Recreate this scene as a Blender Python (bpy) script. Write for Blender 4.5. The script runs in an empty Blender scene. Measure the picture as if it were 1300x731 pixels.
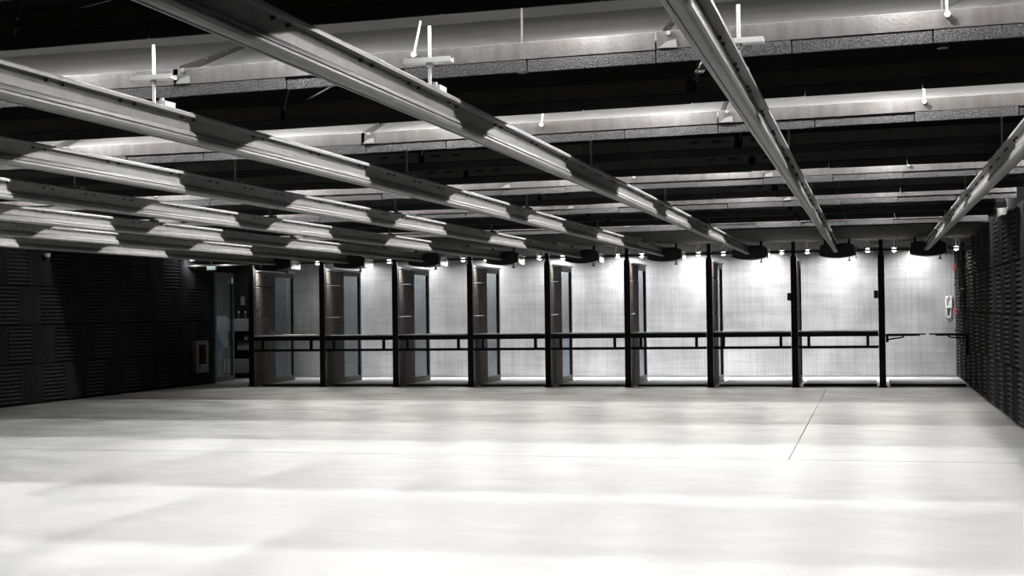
import bpy, math, random
from mathutils import Matrix, Vector
random.seed(7)
C = bpy.context.scene.collection
scn = bpy.context.scene
# ------------------------------------------------------------------ camera
cam_d = bpy.data.cameras.new('camera'); cam = bpy.data.objects.new('camera', cam_d); C.objects.link(cam)
YAW, PITCH, ROLL, CH, FPX = .2565, .0166, -.0134, 1.4169, 1736.1
fw = Vector((-math.sin(YAW)*math.cos(PITCH), math.cos(YAW)*math.cos(PITCH), math.sin(PITCH)))
r0 = Vector((math.cos(YAW), math.sin(YAW), 0)); u0 = r0.cross(fw)
rt = r0*math.cos(ROLL) + u0*math.sin(ROLL); up = -r0*math.sin(ROLL) + u0*math.cos(ROLL)
M = Matrix((rt, up, -fw)).transposed().to_4x4(); M.translation = (0, 0, CH)
cam.matrix_world = M
cam_d.sensor_fit = 'HORIZONTAL'; cam_d.sensor_width = 36; cam_d.lens = FPX/1300*36; cam_d.clip_start = .05; cam_d.clip_end = 200
scn.camera = cam
# ------------------------------------------------------------------ world, exposure
w = bpy.data.worlds.new('world'); scn.world = w; w.use_nodes = True
w.node_tree.nodes['Background'].inputs[0].default_value = (0, 0, 0, 1)
scn.view_settings.view_transform = 'Standard'; scn.view_settings.look = 'None'
scn.view_settings.gamma = 1; scn.view_settings.use_curve_mapping = False
scn.view_settings.exposure = 0.0
TUBE = 150.0           # radiance of the strip tubes hidden between the baffles
FLOOD = 2.0         # W of each downward lamp over the target end of the range
BACKW = 31.0          # W of each wall washer behind the stalls
BULB = 60.0           # radiance of the small stall lamps
BULB_W = 25.0
BAYW = 66.0          # W of each compact lamp between the rails, in the lit bays
def area(name, loc, sx, sy, power, rot=(0, 0, 0), spread=180, col=(1, .985, .965)):
    l = bpy.data.lights.new(name, 'AREA'); l.shape = 'RECTANGLE'; l.size = sx; l.size_y = sy
    l.energy = power; l.spread = math.radians(spread); l.color = col
    o = bpy.data.objects.new(name, l); C.objects.link(o); o.location = loc; o.rotation_euler = rot
    return o
for y, k in ((4.3, 1.0), (3.0, 1.1), (1.7, .9), (.2, .7)):
    area('ceiling_lamp', (-5.8, y, 2.95), 14, .12, FLOOD*k)
# ------------------------------------------------------------------ constants of the place
XL, XR = -13.18, 1.66
X0, S = -11.7609, 1.4925
YF, YB = 24.64, 28.45
PX = [X0+S*i for i in range(9)]                 # posts
RX = [X0+S*(i+.5) for i in range(9)]            # rails / lane centres
# ------------------------------------------------------------------ materials
def mat(name, col, rough=.6, metal=0, nscale=0, namt=0, col2=None, bump=0, bscale=60, spec=.5, stretch=None, detail=4, rr=None):
    m = bpy.data.materials.new(name); m.use_nodes = True; nt = m.node_tree; b = nt.nodes['Principled BSDF']
    b.inputs['Base Color'].default_value = (*col, 1); b.inputs['Roughness'].default_value = rough
    b.inputs['Metallic'].default_value = metal; b.inputs['Specular IOR Level'].default_value = spec
    tc = nt.nodes.new('ShaderNodeTexCoord'); mp = nt.nodes.new('ShaderNodeMapping')
    g = nt.nodes.new('ShaderNodeNewGeometry')
    nt.links.new(g.outputs['Position'], mp.inputs['Vector'])
    if stretch: mp.inputs['Scale'].default_value = stretch
    if col2 is not None:
        n = nt.nodes.new('ShaderNodeTexNoise'); n.inputs['Scale'].default_value = nscale; n.inputs['Detail'].default_value = detail
        nt.links.new(mp.outputs[0], n.inputs['Vector'])
        r = nt.nodes.new('ShaderNodeValToRGB'); r.color_ramp.elements[0].position = .5-namt; r.color_ramp.elements[1].position = .5+namt
        r.color_ramp.elements[0].color = (*col, 1); r.color_ramp.elements[1].color = (*col2, 1)
        nt.links.new(n.outputs['Fac'], r.inputs['Fac']); nt.links.new(r.outputs['Color'], b.inputs['Base Color'])
        if rr:
            q = nt.nodes.new('ShaderNodeMapRange'); q.inputs['To Min'].default_value = rr[0]; q.inputs['To Max'].default_value = rr[1]
            nt.links.new(n.outputs['Fac'], q.inputs['Value']); nt.links.new(q.outputs[0], b.inputs['Roughness'])
    if bump:
        n2 = nt.nodes.new('ShaderNodeTexNoise'); n2.inputs['Scale'].default_value = bscale; n2.inputs['Detail'].default_value = 3
        nt.links.new(g.outputs['Position'], n2.inputs['Vector'])
        bp = nt.nodes.new('ShaderNodeBump'); bp.inputs['Strength'].default_value = bump; bp.inputs['Distance'].default_value = .01
        nt.links.new(n2.outputs['Fac'], bp.inputs['Height']); nt.links.new(bp.outputs[0], b.inputs['Normal'])
    return m
STEEL = mat('galvanised_steel', (.15, .15, .15), .55, .1, 9, .25, (.20, .20, .199), .15, 120)
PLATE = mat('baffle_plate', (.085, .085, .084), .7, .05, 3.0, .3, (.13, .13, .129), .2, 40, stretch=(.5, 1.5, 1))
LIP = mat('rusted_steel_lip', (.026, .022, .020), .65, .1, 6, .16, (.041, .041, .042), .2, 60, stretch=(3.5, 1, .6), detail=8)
LIPD = mat('shaded_baffle_steel', (.010, .0078, .0068), .8, 0, 5, .2, (.018, .0148, .0135), .2, 60, stretch=(2, 1, .6))  # darker copy of the baffle steel, shade of the unlit bays put in
RIBM = mat('shaded_rib_steel', (.016, .016, .016), .6)  # rib steel darkened, its shaded side put into the colour
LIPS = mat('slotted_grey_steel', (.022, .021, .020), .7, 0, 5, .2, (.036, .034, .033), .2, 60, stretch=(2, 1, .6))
DARKST = mat('dark_steel', (.035, .033, .032), .55, .3, 6, .2, (.05, .047, .045))
WHITEST = mat('zinc_and_lit_steel', (.6, .6, .595), .4, .3)
BLACK = mat('black_paint', (.003, .003, .0032), .5, 0, 20, .2, (.005, .005, .005), spec=.25)
BLACKP = mat('black_plastic', (.012, .012, .013), .4)
GREYP = mat('grey_enamel', (.32, .33, .34), .45)
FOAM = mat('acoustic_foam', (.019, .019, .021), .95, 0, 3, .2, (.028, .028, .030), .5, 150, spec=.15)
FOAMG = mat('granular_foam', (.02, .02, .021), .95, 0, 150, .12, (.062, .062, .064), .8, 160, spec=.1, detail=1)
RUBBER = mat('rubber_granulate', (.028, .025, .023), .9, 0, 50, .10, (.15, .138, .13), .7, 110, spec=.2, detail=2)
CEIL = mat('ceiling_dark', (.006, .006, .006), .95)
CEILP = mat('ceiling_panel', (.004, .0038, .0036), .9, 0, 4, .2, (.007, .0068, .0065), stretch=(.3, 4, 1))
MAT_ = mat('rubber_mat', (.13, .133, .137), .8, 0, 8, .2, (.17, .173, .177), .2, 150)
MATE = mat('mat_edge', (.015, .015, .016), .8)
WHITEP = mat('white_plastic', (.75, .75, .73), .4)
REDP = mat('red_plastic', (.30, .07, .06), .5)
WOOD = mat('grey_brown_wood', (.07, .058, .05), .6, 0, 6, .2, (.10, .085, .075), stretch=(3, 3, .5))
BLUE = mat('blue_cloth', (.05, .09, .16), .8)
PALE = mat('pale_board', (.30, .31, .32), .7)
LEATHER = mat('grey_fabric', (.16, .165, .17), .8)

def floor_mat():
    m = bpy.data.materials.new('polished_concrete'); m.use_nodes = True; nt = m.node_tree; N = nt.nodes; L = nt.links
    b = N['Principled BSDF']; g = N.new('ShaderNodeNewGeometry')
    def noise(scale, stretch, det=5, rough=.55):
        mp = N.new('ShaderNodeMapping'); mp.inputs['Scale'].default_value = stretch
        L.new(g.outputs['Position'], mp.inputs['Vector'])
        n = N.new('ShaderNodeTexNoise'); n.inputs['Scale'].default_value = scale; n.inputs['Detail'].default_value = det; n.inputs['Roughness'].default_value = rough
        L.new(mp.outputs[0], n.inputs['Vector']); return n.outputs['Fac']
    def ramp(f, p0, p1, c0, c1):
        r = N.new('ShaderNodeMapRange'); r.inputs['From Min'].default_value = p0; r.inputs['From Max'].default_value = p1
        r.inputs['To Min'].default_value = c0; r.inputs['To Max'].default_value = c1; L.new(f, r.inputs['Value']); return r.outputs[0]
    def mul(a, b_):
        k = N.new('ShaderNodeMath'); k.operation = 'MULTIPLY'
        for i, s in enumerate((a, b_)):
            if isinstance(s, float): k.inputs[i].default_value = s
            else: L.new(s, k.inputs[i])
        return k.outputs[0]
    big = ramp(noise(.35, (1, 1, 1)), .35, .65, .95, 1.0)
    streak = ramp(noise(2.6, (.5, 1.0, 1), 9, .7), .34, .6, .90, 1.0)
    sep = N.new('ShaderNodeSeparateXYZ'); L.new(g.outputs['Position'], sep.inputs[0])
    # traffic wear: the slab by the stalls and towards the left wall is dirtier than the target end
    wx = N.new('ShaderNodeMath'); wx.operation = 'MULTIPLY'; L.new(sep.outputs['X'], wx.inputs[0]); wx.inputs[1].default_value = -.45
    wy = N.new('ShaderNodeMath'); wy.operation = 'ADD'; L.new(wx.outputs[0], wy.inputs[0]); L.new(sep.outputs['Y'], wy.inputs[1])
    wear_y = ramp(wy.outputs[0], 13.5, 22.0, 1.0, 0.0)
    stain = ramp(noise(1.3, (.7, 1, 1), 10, .75), .38, .60, .38, 1.0)
    mx = N.new('ShaderNodeMix'); mx.data_type = 'FLOAT'; L.new(wear_y, mx.inputs[0]); L.new(stain, mx.inputs[2]); mx.inputs[3].default_value = 1.0
    speck = ramp(noise(34, (1, 1, 1), 1, .5), .20, .25, .45, 1.0)
    v = mul(mul(mul(big, streak), mx.outputs[0]), mul(speck, .385))
    cb = N.new('ShaderNodeCombineColor')
    L.new(v, cb.inputs[0]); L.new(mul(v, 1.02), cb.inputs[1]); L.new(mul(v, 1.015), cb.inputs[2])
    L.new(cb.outputs[0], b.inputs['Base Color'])
    L.new(ramp(noise(2.2, (.6, 1.4, 1), 6), .35, .65, .34, .46), b.inputs['Roughness'])
    b.inputs['Specular IOR Level'].default_value = .4
    bp = N.new('ShaderNodeBump'); bp.inputs['Strength'].default_value = .04; bp.inputs['Distance'].default_value = .01
    L.new(noise(25, (1, 1, 1), 3), bp.inputs['Height']); L.new(bp.outputs[0], b.inputs['Normal'])
    return m
FLOOR = floor_mat()

def sheet_mat():
    m = bpy.data.materials.new('woven_metal_sheet'); m.use_nodes = True; nt = m.node_tree; N = nt.nodes; L = nt.links
    b = N['Principled BSDF']; g = N.new('ShaderNodeNewGeometry')
    def wave(axis, sc, dist):
        wv = N.new('ShaderNodeTexWave'); wv.wave_type = 'BANDS'; wv.bands_direction = axis
        wv.inputs['Scale'].default_value = sc; wv.inputs['Distortion'].default_value = dist; wv.inputs['Detail'].default_value = 2; wv.inputs['Detail Scale'].default_value = 1.5
        L.new(g.outputs['Position'], wv.inputs['Vector']); return wv.outputs['Fac']
    def noise(scale, st, det=4):
        mp = N.new('ShaderNodeMapping'); mp.inputs['Scale'].default_value = st; L.new(g.outputs['Position'], mp.inputs['Vector'])
        n = N.new('ShaderNodeTexNoise'); n.inputs['Scale'].default_value = scale; n.inputs['Detail'].default_value = det
        L.new(mp.outputs[0], n.inputs['Vector']); return n.outputs['Fac']
    def mr(f, a, b_, c, d):
        r = N.new('ShaderNodeMapRange'); r.inputs[1].default_value = a; r.inputs[2].default_value = b_; r.inputs[3].default_value = c; r.inputs[4].default_value = d
        L.new(f, r.inputs[0]); return r.outputs[0]
    def mul(a, c):
        k = N.new('ShaderNodeMath'); k.operation = 'MULTIPLY'; L.new(a, k.inputs[0])
        if isinstance(c, float): k.inputs[1].default_value = c
        else: L.new(c, k.inputs[1])
        return k.outputs[0]
    vx = mr(wave('X', 6.1, 3.5), 0, 1, .86, 1.0); vz = mr(wave('Z', 7.3, 3.5), 0, 1, .88, 1.0)
    sx = mr(noise(16, (1, 1, .04)), .3, .7, .82, 1.0); sz = mr(noise(14, (.06, 1, 1.0)), .3, .7, .84, 1.0)
    cl = mr(noise(1.5, (1, 1, .8)), .35, .65, .74, 1.0)
    v = mul(mul(mul(mul(mul(vx, vz), sx), sz), cl), .60)
    cb = N.new('ShaderNodeCombineColor'); L.new(v, cb.inputs[0]); L.new(v, cb.inputs[1]); L.new(mul(v, 1.03), cb.inputs[2])
    L.new(cb.outputs[0], b.inputs['Base Color']); b.inputs['Metallic'].default_value = .4
    L.new(mr(noise(6, (.2, 1, 1.5)), .3, .7, .32, .5), b.inputs['Roughness'])
    bp = N.new('ShaderNodeBump'); bp.inputs['Strength'].default_value = .35; bp.inputs['Distance'].default_value = .01
    L.new(noise(5, (.3, 1, 1.6), 3), bp.inputs['Height']); L.new(bp.outputs[0], b.inputs['Normal'])
    return m
SHEET = sheet_mat()

def emit(name, col, s):
    m = bpy.data.materials.new(name); m.use_nodes = True; b = m.node_tree.nodes['Principled BSDF']
    b.inputs['Base Color'].default_value = (*col, 1); b.inputs['Emission Color'].default_value = (*col, 1); b.inputs['Emission Strength'].default_value = s
    return m
TUBEN = emit('lamp_tube_near', (1, .985, .965), TUBE*.55)
TUBEM = emit('lamp_tube', (1, .985, .965), TUBE)
BULBM = emit('lamp_bulb', (1, .96, .9), BULB)
SIGNM = emit('lit_exit_sign', (.75, 1, .88), .4)

def glass_mat(name, tint, haze):
    m = bpy.data.materials.new(name); m.use_nodes = True; nt = m.node_tree; N = nt.nodes; L = nt.links
    for n in list(N): N.remove(n)
    o = N.new('ShaderNodeOutputMaterial'); t = N.new('ShaderNodeBsdfTransparent'); t.inputs[0].default_value = (*tint, 1)
    gl = N.new('ShaderNodeBsdfGlossy'); gl.inputs['Roughness'].default_value = .06; gl.inputs[0].default_value = (.85, .9, .92, 1)
    lw = N.new('ShaderNodeLayerWeight'); lw.inputs[0].default_value = .5
    pw = N.new('ShaderNodeMath'); pw.operation = 'POWER'; pw.inputs[1].default_value = 4.5; L.new(lw.outputs['Facing'], pw.inputs[0])
    fr = N.new('ShaderNodeMath'); fr.operation = 'MULTIPLY_ADD'; fr.inputs[1].default_value = .9; fr.inputs[2].default_value = .04; L.new(pw.outputs[0], fr.inputs[0])
    mx = N.new('ShaderNodeMixShader'); L.new(fr.outputs[0], mx.inputs[0]); L.new(t.outputs[0], mx.inputs[1]); L.new(gl.outputs[0], mx.inputs[2])
    df = N.new('ShaderNodeBsdfDiffuse'); df.inputs[0].default_value = (.3, .33, .34, 1)
    m2 = N.new('ShaderNodeMixShader'); m2.inputs[0].default_value = haze; L.new(mx.outputs[0], m2.inputs[1]); L.new(df.outputs[0], m2.inputs[2])
    L.new(m2.outputs[0], o.inputs[0]); return m
GLASS = glass_mat('tinted_glass', (.42, .46, .48), .03)
GLASSC = glass_mat('clear_glass', (.85, .88, .9), .01)
# ------------------------------------------------------------------ mesh helper
class MB:
    def __init__(s): s.v = []; s.f = []; s.mi = []; s.cm = 0
    def box(s, x0, x1, y0, y1, z0, z1):
        b = len(s.v); s.v += [(x, y, z) for z in (z0, z1) for y in (y0, y1) for x in (x0, x1)]
        for q in ((0, 2, 3, 1), (4, 5, 7, 6), (0, 1, 5, 4), (2, 6, 7, 3), (0, 4, 6, 2), (1, 3, 7, 5)):
            s.f.append(tuple(b+i for i in q)); s.mi.append(s.cm)
        return s
    def prism(s, prof, a0, a1, axis='y', caps=True):
        """extrude a closed 2D profile: axis y -> (x,z); axis x -> (y,z); axis z -> (x,y)"""
        n = len(prof); b = len(s.v)
        for a in (a0, a1):
            for p, q in prof:
                s.v.append({'y': (p, a, q), 'x': (a, p, q), 'z': (p, q, a)}[axis])
        for i in range(n):
            j = (i+1) % n; s.f.append((b+i, b+j, b+n+j, b+n+i)); s.mi.append(s.cm)
        if caps:
            s.f.append(tuple(b+i for i in range(n))[::-1]); s.mi.append(s.cm)
            s.f.append(tuple(b+n+i for i in range(n))); s.mi.append(s.cm)
        return s
    def tube(s, p, q, r, n=8, r2=None):
        p = Vector(p); q = Vector(q); d = (q-p).normalized(); a = d.orthogonal().normalized(); c = d.cross(a); b = len(s.v)
        r2 = r if r2 is None else r2
        for P, R in ((p, r), (q, r2)):
            for i in range(n):
                t = 2*math.pi*i/n; s.v.append(tuple(P+(a*math.cos(t)+c*math.sin(t))*R))
        for i in range(n):
            j = (i+1) % n; s.f.append((b+i, b+j, b+n+j, b+n+i)); s.mi.append(s.cm)
        s.f.append(tuple(b+i for i in range(n))[::-1]); s.mi.append(s.cm); s.f.append(tuple(b+n+i for i in range(n))); s.mi.append(s.cm)
        return s
    def mesh(s, name, m, bevel=0):
        me = bpy.data.meshes.new(name); me.from_pydata(s.v, [], s.f)
        for k in (m if isinstance(m, (list, tuple)) else [m]): me.materials.append(k)
        for i, p in enumerate(me.polygons): p.material_index = s.mi[i]
        import bmesh
        bm = bmesh.new(); bm.from_mesh(me); bmesh.ops.recalc_face_normals(bm, faces=bm.faces)
        if bevel: bmesh.ops.bevel(bm, geom=list(bm.edges), offset=bevel, segments=1, affect='EDGES')
        bm.to_mesh(me); bm.free()
        return me
    def obj(s, name, m, parent=None, loc=None, bevel=0):
        return link(name, s.mesh(name, m, bevel), parent, loc)
def link(name, me, parent=None, loc=None, rot=None):
    o = bpy.data.objects.new(name, me); C.objects.link(o)
    if parent: o.parent = parent
    if loc: o.location = loc
    if rot: o.rotation_euler = rot
    return o
def tag(o, label, cat, group=None):
    o['label'] = label; o['category'] = cat
    if group: o['group'] = group
    return o
def thing(name, label, cat, loc=(0, 0, 0), group=None):
    return tag(link(name, None, None, loc), label, cat, group)
def struct(o, label=None):
    o['kind'] = 'structure'
    if label: o['label'] = label
    return o
ORD = ['first', 'second', 'third', 'fourth', 'fifth', 'sixth', 'seventh', 'eighth', 'ninth', 'tenth', 'eleventh', 'twelfth']
def nth_right(i, n=9):   # lane index counted from the right wall
    return ORD[n-1-i]
# ================================================================== SETTING
JY, JX = 12.95, -.765
fl = struct(MB().box(-17, XR+.2, -4, YB+.3, -.2, -.03).obj('floor', FLOOR), 'pale polished concrete floor with saw-cut joints')
fl['category'] = 'floor'
for (a, b, c, d) in ((-17, XR+.02, -4, JY-.005), (-17, JX-.004, JY+.005, YB+.1), (JX+.004, XR+.02, JY+.005, YB+.1)):
    MB().box(a, b, c, d, -.03, 0).obj('concrete_slab', FLOOR, fl)
wl = struct(MB().box(XL-.2, XL-.06, -4, 25.80, 0, 3.6).obj('wall_left', CEIL), 'left wall lined with black ridged acoustic foam tiles'); wl['category'] = 'wall'
wr = struct(MB().box(XR+.06, XR+.2, -4, YB+.2, 0, 3.6).obj('wall_right', CEIL), 'right wall lined with black ridged acoustic foam tiles'); wr['category'] = 'wall'
wb = struct(MB().box(-12.72, XR+.06, YB+.02, YB+.2, 0, 2.58).obj('wall_back', GREYP), 'wall behind the stalls clad in brushed woven metal sheets'); wb['category'] = 'wall'
wn = struct(MB().box(-17, -12.72, YB+.02, YB+.2, 0, 2.58).box(-17.2, -17, 25, YB+.2, 0, 2.58).box(-17, XL-.2, 25.0, 25.15, 0, 2.58).obj('wall_nook', BLACK), 'black wall of the storage nook at the far left'); wn['category'] = 'wall'
ce = struct(MB().box(XL-.3, XR+.3, -4, 21.6, 3.6, 3.75).box(XL-.3, XR+.3, 21.45, 21.5, 2.66, 3.6).obj('ceiling', CEIL), 'dark high ceiling above the baffles'); ce['category'] = 'ceiling'
# --- lowered ceiling over the stalls, made of panels
cl = struct(MB().box(-17.2, XR+.06, 20.5, YB+.2, 2.62, 2.66).obj('ceiling_stall', CEIL), 'low dark panelled ceiling in front of and over the stalls'); cl['category'] = 'ceiling'
ys = [20.5, 21.2, 22.4, 23.6, 24.8, 26.0, 27.2, YB]
for j in range(len(ys)-1):
    for i in range(12):
        a = XL+i*1.24; b = min(a+1.235, XR+.04)
        MB().box(a, b, ys[j], ys[j+1]-.012, 2.575+.004*((i*7+j*3) % 3), 2.62).obj('ceiling_panel', CEILP, cl)
tr = struct(MB().box(XL, XR, 24.66, 24.70, 2.375, 2.41).obj('trim_1', DARKST), 'thin steel header bar running above the stall posts'); tr['category'] = 'trim'
# --- metal sheets on the back wall
def sheet_mesh(wd):
    b = MB(); n = 6
    b.box(0, wd, -.006, .006, 0, 2.53); b.box(-.012, .012, -.010, -.006, 0, 2.53)
    return b
xe = [-12.72+.02]; k = -12.06
while k < XR-.2: xe.append(k); k += 1.245
xe.append(XR+.03)
for a, b in zip(xe[:-1], xe[1:]):
    p = sheet_mesh(b-a-.006).obj('metal_sheet', SHEET, wb, (a, YB, .015))
    rv = MB()
    for cx in (.03, (b-a)/2):
        for z in [.12+.27*i for i in range(9)]: rv.tube((cx, -.014, z), (cx, -.004, z), .008, 6)
    rv.obj('rivets', WHITEST, p)
# --- acoustic foam tiles
def foam_tile():
    n = 10; pr = []
    T = .616; p = T/n
    for i in range(n):
        pr += [(-.02, i*p+.007), (.022, i*p+.009), (.050, i*p+p*.5-.008), (.050, i*p+p*.5+.008), (.022, i*p+p-.009), (-.02, i*p+p-.007)]
    pr = [(-.03, 0)] + pr + [(-.03, T)]
    return MB().prism([(x, z) for x, z in pr], -.308, .308, 'y').mesh('foam_tile', FOAM)
ft = foam_tile()
for v in ft.vertices: v.co.z -= .308
def tile_wall(parent, X, rotz, ylo, yhi, starts):
    for r, (st, h0) in enumerate(starts):
        k = math.floor((ylo-st)/.62)
        while True:
            y = st+.62*k; 
            if yhi-y < .15: break
            f_ = min(1, (yhi-y)/.62)
            hor = (k % 2 == 0) == h0
            jit = random.uniform(-.006, .006)
            if y > ylo-.5:
                tl = link('acoustic_tile', ft, parent, (X+jit, y+.31*f_, .035+.63*r+.31), (0 if hor else math.pi/2, 0, rotz))
                if f_ < 1: tl.scale = (1, f_, 1) if hor else (1, 1, f_)
            k += 1
tile_wall(wl, XL, 0, 5, 25.80, ((18.53, True), (18.83, True), (18.45, True), (18.78, True)))
tile_wall(wr, XR, math.pi, 5, YB, ((18.53, True), (18.22, False), (18.53, True), (18.22, False)))
# ================================================================== STALL PARTITIONS
pane_me = MB().box(-.004, .004, 1.08, 1.97, .12, 2.17).mesh('glass_pane', GLASS)
post_me = MB().box(-.055, .055, 0, .12, .02, 2.285).box(-.075, .075, -.02, .14, 0, .02).box(-.035, .035, .02, .09, 2.285, 2.575).box(-.05, .05, .0, .11, 2.285, 2.32).mesh('post', BLACK, .003)
bolt_me = MB()
for z in (.9, .72, 1.33, 1.95): bolt_me.tube((-.063, .05, z), (-.053, .05, z), .012, 6).tube((.053, .05, z), (.063, .05, z), .012, 6)
bolt_me = bolt_me.mesh('bolts', STEEL)
fr = MB().box(-.03, .03, 1.02, 1.085, .03, 2.25).box(-.03, .03, 1.955, 2.03, .03, 2.25).box(-.03, .03, 1.085, 1.955, .03, .13).box(-.03, .03, 1.085, 1.955, 2.16, 2.25)
fr_me = fr.mesh('glass_frame', DARKST, .004)
cap_me = MB().box(-.055, .055, .12, 2.03, 2.252, 2.283).mesh('top_cap', GREYP, .003)
shoe_me = MB().box(-.045, .045, .12, 2.03, 0, .03).mesh('foot_channel', DARKST)
rub = {}
for nm, a, b in (('n', .125, .38), ('w', .392, 1.015)):
    for z0, z1 in ((.03, .695), (.70, 1.335), (1.34, 1.965), (1.97, 2.25)):
        rub[(nm, z0)] = MB().box(-.05, .05, a, b, z0, z1-.010).mesh('rubber_tile', RUBBER, .008)
for i, x in enumerate(PX):
    t = thing('stall_partition', f'black post partition with rubber tiles and glass, {nth_right(i)} from the right wall', 'partition', (x, YF, 0), 'dividers between the shooting stalls')
    link('post', post_me, t); link('bolts', bolt_me, t); link('top_cap', cap_me, t); link('foot_channel', shoe_me, t)
    for k, me in rub.items(): link('rubber_tile', me, t)
    f = link('glass_frame', fr_me, t); link('glass_pane', pane_me, f)
# ================================================================== BENCHES
def bench(i):
    x = PX[i]+.062; wd = S-.124
    t = thing('shooting_bench', f'black framed bench with thin pale top spanning the {nth_right(i)} stall from the right wall', 'bench', (x, YF, 0), 'benches across the stall openings')
    MB().box(0, wd, .0, .055, .89, .972).obj('top_rail', BLACK, t, bevel=.003)
    MB().box(0, wd, .0, .05, .68, .728).obj('lower_rail', BLACK, t, bevel=.003)
    for dx in (.155, wd-.205):
        MB().box(dx, dx+.05, .005, .045, .728, .89).obj('upright', BLACK, t)
    MB().box(0, wd, -.01, .45, .974, .992).obj('bench_top', GREYP, t, bevel=.002)
for i in range(8): bench(i)
def flap(name_side, x0, x1, wallside):
    t = thing('folding_shelf', f'narrow black fold-down shelf on a strut bracket, the one fixed to the {name_side}', 'shelf', (x0, YF+.05, 0), 'fold-down shelves in the right end stall')
    wd = x1-x0
    MB().box(0, wd, 0, .35, .905, .925).box(.02 if not wallside else .1, wd-.1 if not wallside else wd-.02, .02, .05, .885, .905).obj('shelf_board', BLACK, t)
    if wallside: MB().tube((wd-.02, .04, .83), (wd-.3, .04, .86), .012).tube((wd-.3, .04, .86), (wd-.33, .04, .895), .014).obj('strut', BLACK, t); MB().box(wd-.05, wd, -.01, .08, .55, .905).obj('wall_plate', BLACK, t)
    else: MB().tube((.0, .04, .82), (.29, .04, .865), .012).tube((.29, .04, .865), (.3, .04, .895), .014).obj('strut', BLACK, t); MB().box(0, .045, -.01, .08, .78, .925).obj('wall_plate', BLACK, t)
flap('last black post', PX[8]+.062, PX[8]+.73, False)
flap('right wall', PX[8]+.79, XR-.055, True)
# ================================================================== FLOOR MATS
for i in range(9):
    x = PX[i]; a = .13; b = S-.10 if i < 8 else XR-PX[8]-.09
    t = thing('floor_mat', f'grey rubber floor mat with dark front edge in the {nth_right(i)} stall from the right wall', 'mat', (x+a, 24.86, 0), 'mats on the stall floors')
    MB().box(0, b-a, .04, 1.9, .001, .034).obj('mat_body', MAT_, t, bevel=.004)
    MB().box(0, b-a, .0, .04, .001, .05 if i > 6 else .03).obj('front_edge', MATE, t, bevel=.004)
# ================================================================== TARGET RAILS
def rail_profile():
    h = [(.0, 2.502), (.042, 2.502), (.05, 2.494), (.05, 2.478), (.042, 2.478), (.040, 2.486), (.006, 2.482),
         (.006, 2.412), (.028, 2.398), (.036, 2.384), (.036, 2.380), (.030, 2.379), (.030, 2.374), (.040, 2.371), (.042, 2.362), (.036, 2.349), (.024, 2.342), (.012, 2.341), (.010, 2.346)]
    return h + [(-x, z) for x, z in h[::-1] if x > 0]
rail_me = MB().prism(rail_profile(), -1.0, 24.098, 'y').mesh('rail_beam', STEEL)
bm_ = MB(); y = -.6
rr = random.Random(3)
while y < 23.8:
    for dy in (0, .13):
        for sgn in (-1, 1): bm_.tube((sgn*.004, y+dy, 2.472), (sgn*.022, y+dy, 2.472), .0075, 6)
    y += .62+rr.choice([0, .25])
bolts_me = bm_.mesh('bolts', DARKST)
rod_me = MB().tube((0, 0, 2.502), (0, 0, 3.6), .008, 8).tube((0, 0, 2.502), (0, 0, 2.53), .02, 6).box(-.03, .03, .04, .12, 2.502, 2.525).box(-.008, .008, .05, .065, 2.525, 2.54).mesh('hanger_rod', STEEL)
rodw_me = MB().tube((0, 0, 2.502), (0, 0, 2.81), .009, 8).tube((0, 0, 2.61), (0, 0, 2.628), .018, 6).box(-.035, .035, .05, .16, 2.502, 2.53).box(-.01, .01, .07, .09, 2.53, 2.548).mesh('hanger_rod', WHITEST)  # steel like the other hangers, lit look put into a paler colour
chan_me = MB().prism([(-.03, 2.628), (.03, 2.628), (.03, 2.652), (.026, 2.652), (.026, 2.632), (-.026, 2.632), (-.026, 2.652), (-.03, 2.652)], -.125, .115, 'x').mesh('hanger_channel', WHITEST)  # paler than plain steel, its lit look put into the colour
for i, x in enumerate(RX):
    t = thing('target_rail', f'long grey steel carrier rail hung overhead, {nth_right(i)} from the right wall', 'rail', (x, 0, 0), 'overhead target rails')
    link('rail_beam', rail_me, t); b = link('bolts', bolts_me, t); b['kind'] = 'stuff'
    link('hanger_rod', rodw_me, t, (0, 6.33, 0)); link('hanger_channel', chan_me, t, (0, 6.33, 0))
    for yy in (10.30, 14.22, 18.16, 22.0): link('hanger_rod', rod_me, t, (0, yy, 0))
# --- motor hoods at the ends of the rails
arc = [(-.30, 2.30)] + [(-.30+.6*k/10, 2.295-.045*math.sin(math.pi*k/10)**.8) for k in range(1, 10)] + [(.30, 2.30)]
hood_me = MB().prism(arc + [(.28, 2.47), (.2, 2.50), (-.2, 2.50), (-.28, 2.47)], 0, .42, 'y').mesh('hood_body', BLACKP, .006)
side_me = MB().prism([(.02, 2.272), (.42, 2.262), (.46, 2.28), (.46, 2.42), (.05, 2.44), (.02, 2.40)], .305, .325, 'x').mesh('side_plate', GREYP)
ring = MB()
for k in range(16):
    a0, a1 = 2*math.pi*k/16, 2*math.pi*(k+1)/16
    ring.tube((.33, .34+.035*math.cos(a0), 2.36+.035*math.sin(a0)), (.33, .34+.035*math.cos(a1), 2.36+.035*math.sin(a1)), .004, 4)
ring.box(.327, .332, .31, .37, 2.356, 2.364)
ring_me = ring.mesh('ring_mark', WHITEP)
hang_me = MB().box(-.22, -.18, .15, .19, 2.5, 2.58).box(.18, .22, .15, .19, 2.5, 2.58).mesh('bracket', BLACK)
clip_me = MB().box(-.012, .012, 0, .03, 2.21, 2.262).box(-.03, .03, -.003, .02, 2.195, 2.212).mesh('target_clip', BLACKP)
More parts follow.
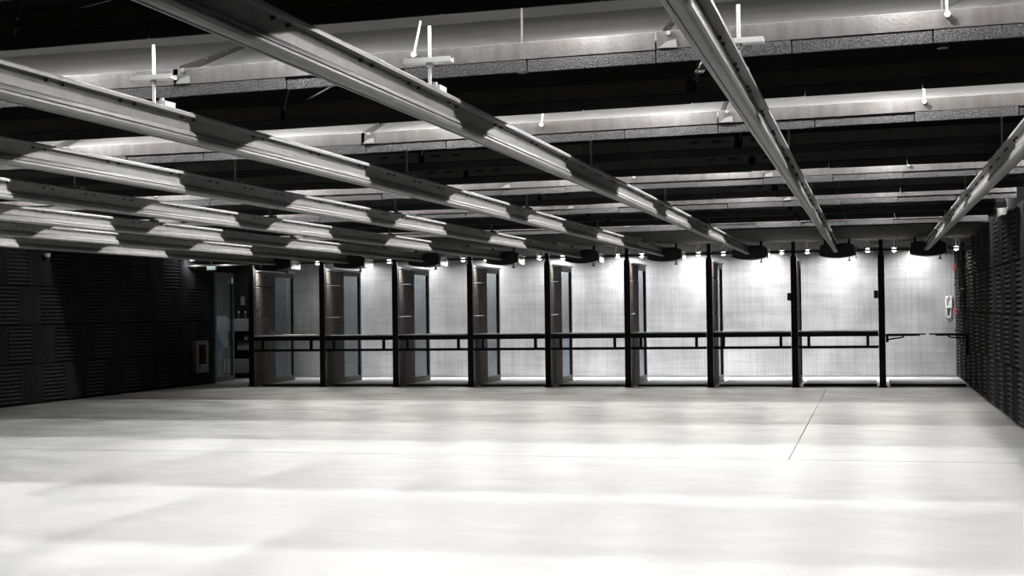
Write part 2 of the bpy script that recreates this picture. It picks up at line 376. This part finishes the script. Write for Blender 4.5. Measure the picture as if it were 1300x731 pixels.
for i, x in enumerate(RX):
    t = thing('rail_motor', f'black round-bottomed motor hood at the end of the rail, {nth_right(i)} from the right wall', 'motor', (x+.02, 24.10, 0), 'motor hoods over the stalls')
    link('hood_body', hood_me, t); s_ = link('side_plate', side_me, t); s_['label'] = 'light grey side plate'; link('bracket', hang_me, t)
    if i < 3: link('ring_mark', ring_me, s_)
    link('target_clip', clip_me, t, (.2, .1, 0))
# ================================================================== STALL LAMPS
can_me = MB().tube((0, 0, 2.40), (0, .13, 2.43), .040, 12).mesh('lamp_can', BLACKP, .004)
rimm = MB()
for k in range(12):
    a0, a1 = 2*math.pi*k/12, 2*math.pi*(k+1)/12
    rimm.tube((.040*math.cos(a0), 0, 2.40+.040*math.sin(a0)), (.040*math.cos(a1), 0, 2.40+.040*math.sin(a1)), .005, 4)
rim_me = rimm.mesh('rim', WHITEST)
bulb = MB()
for k in range(6):
    t0, t1 = math.pi*k/6, math.pi*(k+1)/6
    bulb.tube((0, -.012-.034*math.cos(t0), 2.40), (0, -.012-.034*math.cos(t1), 2.40), .034*math.sin(t0)+.0005, 10, .034*math.sin(t1)+.0005)
bulb_me = bulb.mesh('bulb', BULBM)
arm_me = MB().box(-.012, .012, .05, .075, 2.43, 2.575).box(-.03, .03, .03, .1, 2.565, 2.578).mesh('bracket', STEEL)
tube_arm = MB().box(-.05, -.042, -.02, .1, 2.37, 2.575).box(.042, .05, -.02, .1, 2.37, 2.575).mesh('yoke', STEEL)
j = 0
for i in range(9):
    for side, dx in (('left', .23), ('right', S-.22)):
        x = PX[i]+dx
        t = thing('stall_spotlight', f'glowing spot lamp at the {side} side of the {nth_right(i)} stall from the right wall', 'lamp', (x, 24.98, 0), 'spot lamps above the stalls')
        link('lamp_can', can_me, t); link('bulb', bulb_me, t); link('rim', rim_me, t); link('bracket', arm_me, t); link('yoke', tube_arm, t)
        l = bpy.data.lights.new('stall_lamp', 'SPOT'); l.energy = BULB_W*4; l.spot_size = math.radians(115); l.spot_blend = 1.0; l.shadow_soft_size = .03; l.color = (1, .96, .9)
        lo = bpy.data.objects.new('stall_lamp', l); C.objects.link(lo); lo.location = (x, 24.92, 2.385); lo.rotation_euler = (math.radians(-35), 0, 0)
for i in range(9):
    k = (.6, .68, .78, .9, 1.1, 1.2, 1.15, 1.1, .75)[i]
    area('wall_washer', (RX[i], 27.75, 2.55), .35, .12, BACKW*k*1.2, (math.radians(12), 0, 0), 150)
    area('stall_downlight', (RX[i], 27.45, 2.56), 1.0, .3, BACKW*k*1.3, spread=80)
# ================================================================== CEILING BAFFLES
PB = [-12.75, -11.01, -8.49, -5.97, -3.45, -.93, 1.575]
SL = .36
def plate_mesh(wd, gap, slots):
    b = MB()
    # folded sheet: lip, slope, overlap crease, upper part
    pr = [(.0, 2.612), (.0, 2.694), (.006, 2.696), (.010, 2.652), (.90, 2.652+.89*SL), (.905, 2.638+.89*SL), (1.30, 2.638+1.29*SL), (1.30, 2.630+1.29*SL), (.90, 2.628+.89*SL), (.008, 2.640), (.006, 2.612)]
    b.prism(pr, gap, wd-gap, 'x')
    return b
slot_me = MB().prism([(.028*math.cos(a)+(.014 if math.cos(a) > 0 else -.014), 2.660+.011*math.sin(a)) for a in [math.pi*k/6 for k in range(12)]], -.003, .001, 'y').mesh('slot', BLACK)
foam_b = {}
def foam_block(wd, m):
    k = (round(wd, 3), m.name)
    if k not in foam_b:
        z0 = 2.612
        foam_b[k] = MB().prism([(.004, z0-.066), (.004, z0-.002), (.6, z0-.002+.596*SL), (.63, z0-.05+.61*SL)], .002, wd-.002, 'x').mesh('foam_strip', m, .004)
    return foam_b[k]
stf_me = MB().prism([(.008, 2.66), (.008, 2.71), (1.0, 2.71+1.0*.33), (1.1, 2.67+1.1*SL)], -.004, .004, 'x').tube((.004, .3, 2.80), (.016, .3, 2.80), .012, 6).tube((.004, .55, 2.885), (.016, .55, 2.885), .012, 6).mesh('rib', RIBM)
patch_me = MB().prism([(-.05, 2.616), (.04, 2.616), (.035, 2.655), (-.01, 2.645)], -.006, -.001, 'y').tube((0, -.012, 2.685), (0, .02, 2.685), .012, 6).mesh('lit_lip_patch', PLATE)  # lit spot on the lip put in as a paler piece, plus a bolt
tie_me = MB().tube((0, -.012, 2.672), (.0, .10, 2.86), .006, 6).tube((0, -.02, 2.672), (0, -.002, 2.672), .014, 8).mesh('tie_rod', WHITEST)
tied_me = MB().tube((0, -.012, 2.672), (.0, .10, 2.86), .005, 6).mesh('tie_rod', STEEL)
BAF = [(3.70, 'd'), (5.03, 'd'), (6.40, 'l'), (7.73, 'd'), (9.10, 'l'), (10.38, 's'), (11.62, 's'), (12.88, 'l'), (14.40, 's'), (15.80, 'l'), (17.05, 's'), (18.36, 's'), (19.70, 'l')]
LITN = ['nearest', 'second nearest', 'third nearest', 'fourth nearest', 'farthest']
li = di = 0
def zoff(x, k): return k*max(0, x+3.45) - .002
fix_me = MB().box(0, 1.24, -.03, .03, .02, .05).box(0, .02, -.02, .02, -.015, .02).box(1.22, 1.24, -.02, .02, -.015, .02).mesh('lamp_fixture', WHITEST)
tb_me = MB().tube((.02, 0, 0), (1.22, 0, 0), .014, 8).mesh('fluorescent_tube', TUBEM)
tbn_me = MB().tube((.02, 0, 0), (1.22, 0, 0), .014, 8).mesh('fluorescent_tube', TUBEN)
SCL = dict(zip([b[0] for b in BAF], [1.036, 1.036, 1.036, 1.028, 1.021, 1.022, 1.028, 1.030, 1.018, 1.006, 1.008, 1.008, 1.009]))
for (yb, kind) in BAF:
    sc = SCL[yb]
    if kind == 'l':
        lab = f'steel ceiling baffle with bright lip and foam edge, {LITN[li]} of five lit ones'; li += 1
    else:
        lab = ['unlit baffle outside the top edge of the picture', 'unlit dark baffle along the top edge, nearer than every lit one', 'unlit dark baffle between the nearest and second nearest lit ones',
               'unlit slotted dark baffle just beyond the second nearest lit one', 'unlit slotted dark baffle just before the third nearest lit one',
               'unlit slotted dark baffle between the third and fourth nearest lit ones', 'unlit dark baffle just beyond the fourth nearest lit one', 'unlit dark baffle just before the farthest lit one'][di]; di += 1
    lit = kind == 'l'; gap = .004 if lit else .03
    t = thing('ceiling_baffle', lab, 'baffle', (0, yb*sc, CH*(1-sc)), 'ceiling baffles'); t.scale = (sc, sc, sc)
    kz = .012 if yb < 10 else (.006 if yb < 16 else .002)
    for a, b in zip(PB[:-1], PB[1:]):
        wd = b-a; z = zoff(a, kz); rot = (0, -math.atan((zoff(b, kz)-zoff(a, kz))/wd), 0)
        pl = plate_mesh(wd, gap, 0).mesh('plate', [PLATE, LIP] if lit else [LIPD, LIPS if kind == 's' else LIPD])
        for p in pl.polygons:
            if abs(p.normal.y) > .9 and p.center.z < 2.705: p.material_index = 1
        p = link('plate', pl, t, (a, 0, z), rot)
        if kind == 's':
            for xs in (gap+.10, gap+.27, wd-gap-.13, wd-gap-.30): link('slot', slot_me, p, (xs, 0, 0))
        n = max(1, round(wd/.63)); fw_ = wd/n
        for q in range(n):
            link('foam_strip', foam_block(fw_, FOAMG if lit else FOAM), t, (a+q*fw_, random.uniform(-.004, .004), zoff(a+q*fw_, kz)+random.uniform(-.003, .002)), rot)  # unlit baffles take the darker foam, shade put into the colour
        if lit:
            mid = a+wd/2+.03
            link('tie_rod', tie_me, t, (mid, 0, zoff(mid, kz)))
            if a > PB[0]: link('rib', stf_me, t, (a, 0, z)); link('lit_lip_patch', patch_me, t, (a+.03, 0, z))
        elif a > PB[0]: link('tie_rod', tied_me, t, (a, 0, z))
    if lit:
        for i, x in enumerate(RX):
            if yb == 6.40:
                hl = bpy.data.lights.new('hanger_fill', 'SPOT'); hl.energy = 6; hl.spot_size = math.radians(90); hl.spot_blend = .5; hl.shadow_soft_size = .02  # unseen spots added to brighten the nearest hangers and lip
                ho = bpy.data.objects.new('hanger_fill', hl); C.objects.link(ho); ho.location = (x+.04, 6.05, 2.86); ho.rotation_euler = (math.radians(55), 0, 0)
            if yb > 5:
                pl_ = bpy.data.lights.new('bay_lamp', 'POINT'); pl_.energy = BAYW*(.68 if yb == 6.40 else 1); pl_.shadow_soft_size = .012; pl_.color = (1, .985, .965)
                po = bpy.data.objects.new('bay_lamp', pl_); C.objects.link(po); po.location = (x+.746, yb*sc-.13, 2.925+zoff(x+.746, kz))
                f = link('lamp_fixture', fix_me, t, ((x-.62)/sc, -.13/sc, (2.925+zoff(x-.3, kz)+CH*(sc-1))/sc)); link('fluorescent_tube', tbn_me if yb == 6.40 else tb_me, f)
# extra hangers like the dark ones between baffles: sprinkler drops in the first dark bays
def sprinkler(x, y, lab):
    t = thing('sprinkler_head', lab, 'sprinkler', (x, y, 0), 'sprinkler heads')
    MB().tube((0, 0, 2.78), (0, 0, 3.6), .008).obj('drop_pipe', DARKST, t)
    MB().tube((0, 0, 2.70), (0, 0, 2.78), .016).box(-.02, .02, -.004, .004, 2.685, 2.70).tube((0, 0, 2.665), (0, 0, 2.67), .026, 10).obj('spray_head', DARKST, t)
sprinkler(-1.75, 6.95, 'small dark sprinkler head under the nearest lit baffle, left one near picture centre')
sprinkler(.36, 6.95, 'small dark sprinkler head under the nearest lit baffle, right one near picture corner')
# ================================================================== SMALL FITTINGS
def intercom(x, y, z, lab, sx=-1):
    t = thing('intercom_box', lab, 'intercom', (x, y, z), 'black boxes fixed to posts')
    MB().box(-.035, .035, 0, .06, -.07, .07).obj('housing', BLACKP, t, bevel=.008)
    MB().box(-.02, .02, -.004, .0, .0, .04).box(-.02, .02, -.004, 0, -.05, -.02).obj('speaker_grille', DARKST, t)
intercom(PX[8]-.092, YF+.03, 1.62, 'small black box on the left side of the last post before the right wall')
intercom(PX[7]-.085, YF+.05, 1.60, 'small black box on the left side of the second to last post')
intercom(XR-.12, 25.05, 1.63, 'small black box on the right wall beside the end stall')
t = thing('wall_telephone', 'white telephone with handset and hanging cord on the metal wall of the end stall', 'telephone', (1.49, YB-.012, 1.47))
MB().box(-.01, .065, -.05, 0, -.12, .12).obj('phone_base', WHITEP, t, bevel=.006)
MB().box(-.060, -.032, -.075, -.03, -.09, .09).box(-.060, .01, -.075, -.03, .07, .12).box(-.060, .01, -.075, -.03, -.12, -.07).obj('handset', WHITEP, t, bevel=.006)
c = MB(); pts = [(-.045, -.05, -.11), (-.05, -.04, -.2), (-.04, -.03, -.27), (-.005, -.03, -.31), (.03, -.03, -.27), (.04, -.03, -.2), (.04, -.03, -.11)]
for p, q in zip(pts[:-1], pts[1:]): c.tube(p, q, .011, 6)
c.obj('cord', WHITEP, t)
for z, lab in ((2.155, 'red alarm box on the right wall of the end stall, the upper one'), (1.29, 'red alarm box on the right wall beside the white telephone')):
    t = thing('alarm_box', lab, 'alarm', (1.59, 28.12, z), 'red alarm boxes'); MB().box(-.03, .03, -.06, .05, -.06, .06).obj('housing', REDP, t, bevel=.006); MB().box(.03, .055, -.09, .07, -.08, .08).obj('back_box', BLACKP, t)
t = thing('conduit_pipe', 'thin grey conduit running down the right wall near the metal sheets', 'pipe', (1.61, 28.33, 0))
MB().tube((0, 0, .1), (0, 0, 2.57), .014).obj('pipe', STEEL, t); MB().box(-.02, .02, -.02, .02, .9, .93).box(-.02, .02, -.02, .02, 1.8, 1.83).obj('pipe_clip', DARKST, t)
# headphones and paper on the first bench
t = thing('ear_muffs', 'small black pair of ear muffs lying on the far left bench', 'ear muffs', (-11.42, 24.80, .992))
MB().tube((-.055, 0, .035), (-.02, 0, .035), .035, 10).tube((.02, 0, .035), (.055, 0, .035), .035, 10).obj('ear_cup', BLACKP, t)
c = MB(); P = [(.05*math.cos(a), 0, .05+.06*math.sin(a)) for a in [math.pi*k/8 for k in range(9)]]
for p, q in zip(P[:-1], P[1:]): c.tube(p, q, .007, 6)
c.obj('headband', BLACKP, t)
t = tag(MB().prism([(-.32, 0), (.30, 0), (.30, .010), (.2, .014), (0, .012), (-.32, .020)], 0, .30, 'y').obj('paper_sheet', WHITEP, None, (-10.82, 24.72, .993)), 'white sheet of paper lying on the far left bench', 'paper')
# wooden framed box on the left wall
t = thing('wall_box', 'grey brown framed box with a dark recess fixed low on the left wall', 'box', (XL+.06, 24.78, .26))
MB().box(0, .10, 0, .10, 0, .64).box(0, .10, .42, .52, 0, .64).box(0, .10, .10, .42, 0, .14).box(0, .10, .10, .42, .56, .64).obj('box_frame', WOOD, t, bevel=.004)
MB().box(0, .02, .10, .42, .14, .56).obj('back_panel', BLACK, t); MB().box(.02, .13, .14, .40, .14, .155).obj('ledge', GREYP, t)
# exit sign, wall camera
t = thing('exit_sign', 'small pale green lit sign under the ceiling by the left glass door', 'sign', (-12.72, 24.86, 2.335))
MB().box(-.10, .10, 0, .04, -.03, .07).obj('housing', GREYP, t); MB().box(-.09, .09, -.006, 0, -.022, .062).obj('sign_face', SIGNM, t); MB().box(-.006, .006, .01, .02, .07, .24).obj('bracket', DARKST, t)
for x, lab in ((-13.0, 'small round ceiling lamp left of the pale green sign'), (-12.35, 'small round ceiling lamp right of the pale green sign')):
    t = thing('ceiling_spot', lab, 'lamp', (x, 24.6, 2.50), 'round lamps by the left door'); dl = bpy.data.lights.new('door_lamp', 'POINT'); dl.energy = 7; dl.shadow_soft_size = .03; do = bpy.data.objects.new('door_lamp', dl); C.objects.link(do); do.location = (x, 24.55, 2.44); MB().tube((0, 0, 0), (0, 0, .075), .055, 12).obj('lamp_can', GREYP, t); MB().tube((0, 0, -.006), (0, 0, .0), .045, 12).obj('lens', WHITEP, t)
t = thing('security_camera', 'small pale camera hanging high on the left wall foam', 'camera', (XL+.12, 19.75, 2.40))
MB().tube((0, 0, .0), (0, 0, .06), .06, 12).box(-.1, 0, -.02, .02, .03, .05).obj('mount', GREYP, t); MB().tube((0, 0, -.06), (0, 0, 0), .035, 12, .055).obj('lens', BLACKP, t)
# ================================================================== LEFT DOOR AND NOOK
d = struct(link('door_1', None, None, (XL, 25.86, 0)), 'tall black framed glass door standing at the end of the left wall'); d['category'] = 'door'
MB().box(-.14, .035, -.07, -.008, 0, 2.575).obj('door_jamb', BLACK, d)
MB().box(-.03, .03, 0, .07, .02, 2.30).box(-.03, .03, .80, .88, .02, 2.30).box(-.03, .03, .07, .80, .02, .12).box(-.03, .03, .07, .80, 2.2, 2.30).obj('door_frame', DARKST, d, bevel=.004)
MB().box(-.004, .004, .07, .80, .12, 2.2).obj('door_pane', GLASSC, d)
MB().box(.03, .05, .73, .80, 2.08, 2.2).obj('door_closer', WHITEP, d)
MB().tube((.05, .76, .9), (.05, .76, 1.3), .012).obj('door_handle', STEEL, d)
t = thing('storage_cabinet', 'grey and black storage cabinet with drawers in the nook behind the glass door', 'cabinet', (-13.35, 27.85, 0))
MB().box(-.7, -.66, 0, .5, 0, 1.32).box(.66, .70, 0, .5, 0, 1.32).box(-.66, .66, .46, .5, 0, 1.32).box(-.66, .66, 0, .5, .80, .83).box(-.66, .66, 0, .5, .08, .11).obj('cabinet_body', BLACKP, t)
MB().box(-.70, .70, -.02, .48, 1.04, 1.32).obj('drawer', LEATHER, t, bevel=.008)
MB().box(-.62, .30, .0, .45, .11, .42).obj('drawer', LEATHER, t, bevel=.008)
for k in range(9):
    tag(MB().prism([(-.03, 0), (.03, 0), (.035, -.14), (0, -.18), (-.035, -.14)], -.01, .01, 'y').obj('pouch', LEATHER, None, (-13.62+.075*k, 27.90, .79)), 'small grey pouch hanging under the cabinet shelf in the nook', 'pouch', 'pouches hanging in the nook')
t = thing('white_ear_muffs', 'pale ear muffs lying on the shelf inside the nook cabinet', 'ear muffs', (-13.4, 27.98, .835))
MB().tube((-.1, 0, .05), (-.03, 0, .05), .05, 10).tube((.03, 0, .05), (.1, 0, .05), .05, 10).box(-.1, .1, -.01, .01, .09, .11).obj('ear_cup', WHITEP, t)
for x, lab in ((-13.66, 'dark bottle on the nook cabinet, left one'), (-13.5, 'dark bottle on the nook cabinet, right one')):
    t = thing('bottle', lab, 'bottle', (x, 28.0, 1.325), 'bottles on the nook cabinet'); MB().tube((0, 0, 0), (0, 0, .1), .03, 10).tube((0, 0, .1), (0, 0, .13), .03, 10, .012).obj('bottle_body', DARKST, t); MB().tube((0, 0, .13), (0, 0, .16), .014, 8).obj('cap', WHITEP, t)
t = thing('switch_panel', 'pair of small grey switch boxes on the dark nook wall', 'switch', (-13.7, YB-.02, 1.72))
MB().box(-.12, -.02, 0, .03, -.1, .1).obj('switch_box', LEATHER, t); MB().box(.10, .24, 0, .03, -.1, .1).obj('switch_box', LEATHER, t)
t = thing('notice_board', 'pale board seen through the left glass door', 'board', (-13.85, 27.3, 0))
MB().box(-.35, .25, 0, .03, .7, 1.38).obj('board_face', PALE, t); MB().box(-.3, -.27, .03, .06, 0, 1.38).box(.2, .23, .03, .06, 0, 1.38).obj('stand_leg', BLACKP, t)
t = thing('hanging_jacket', 'blue grey jacket hanging in front of the pale board behind the glass', 'jacket', (-13.88, 27.12, 0))
MB().prism([(-.22, .45), (.2, .40), (.24, .8), (.12, 1.05), (.05, 1.10), (-.05, 1.09), (-.2, .95)], 0, .10, 'y').obj('jacket_body', BLUE, t, bevel=.02); MB().tube((0, .05, 1.08), (0, .10, 1.2), .008).obj('hook', STEEL, t)
area('nook_lamp', (-13.9, 26.9, 2.55), .5, .3, 14)
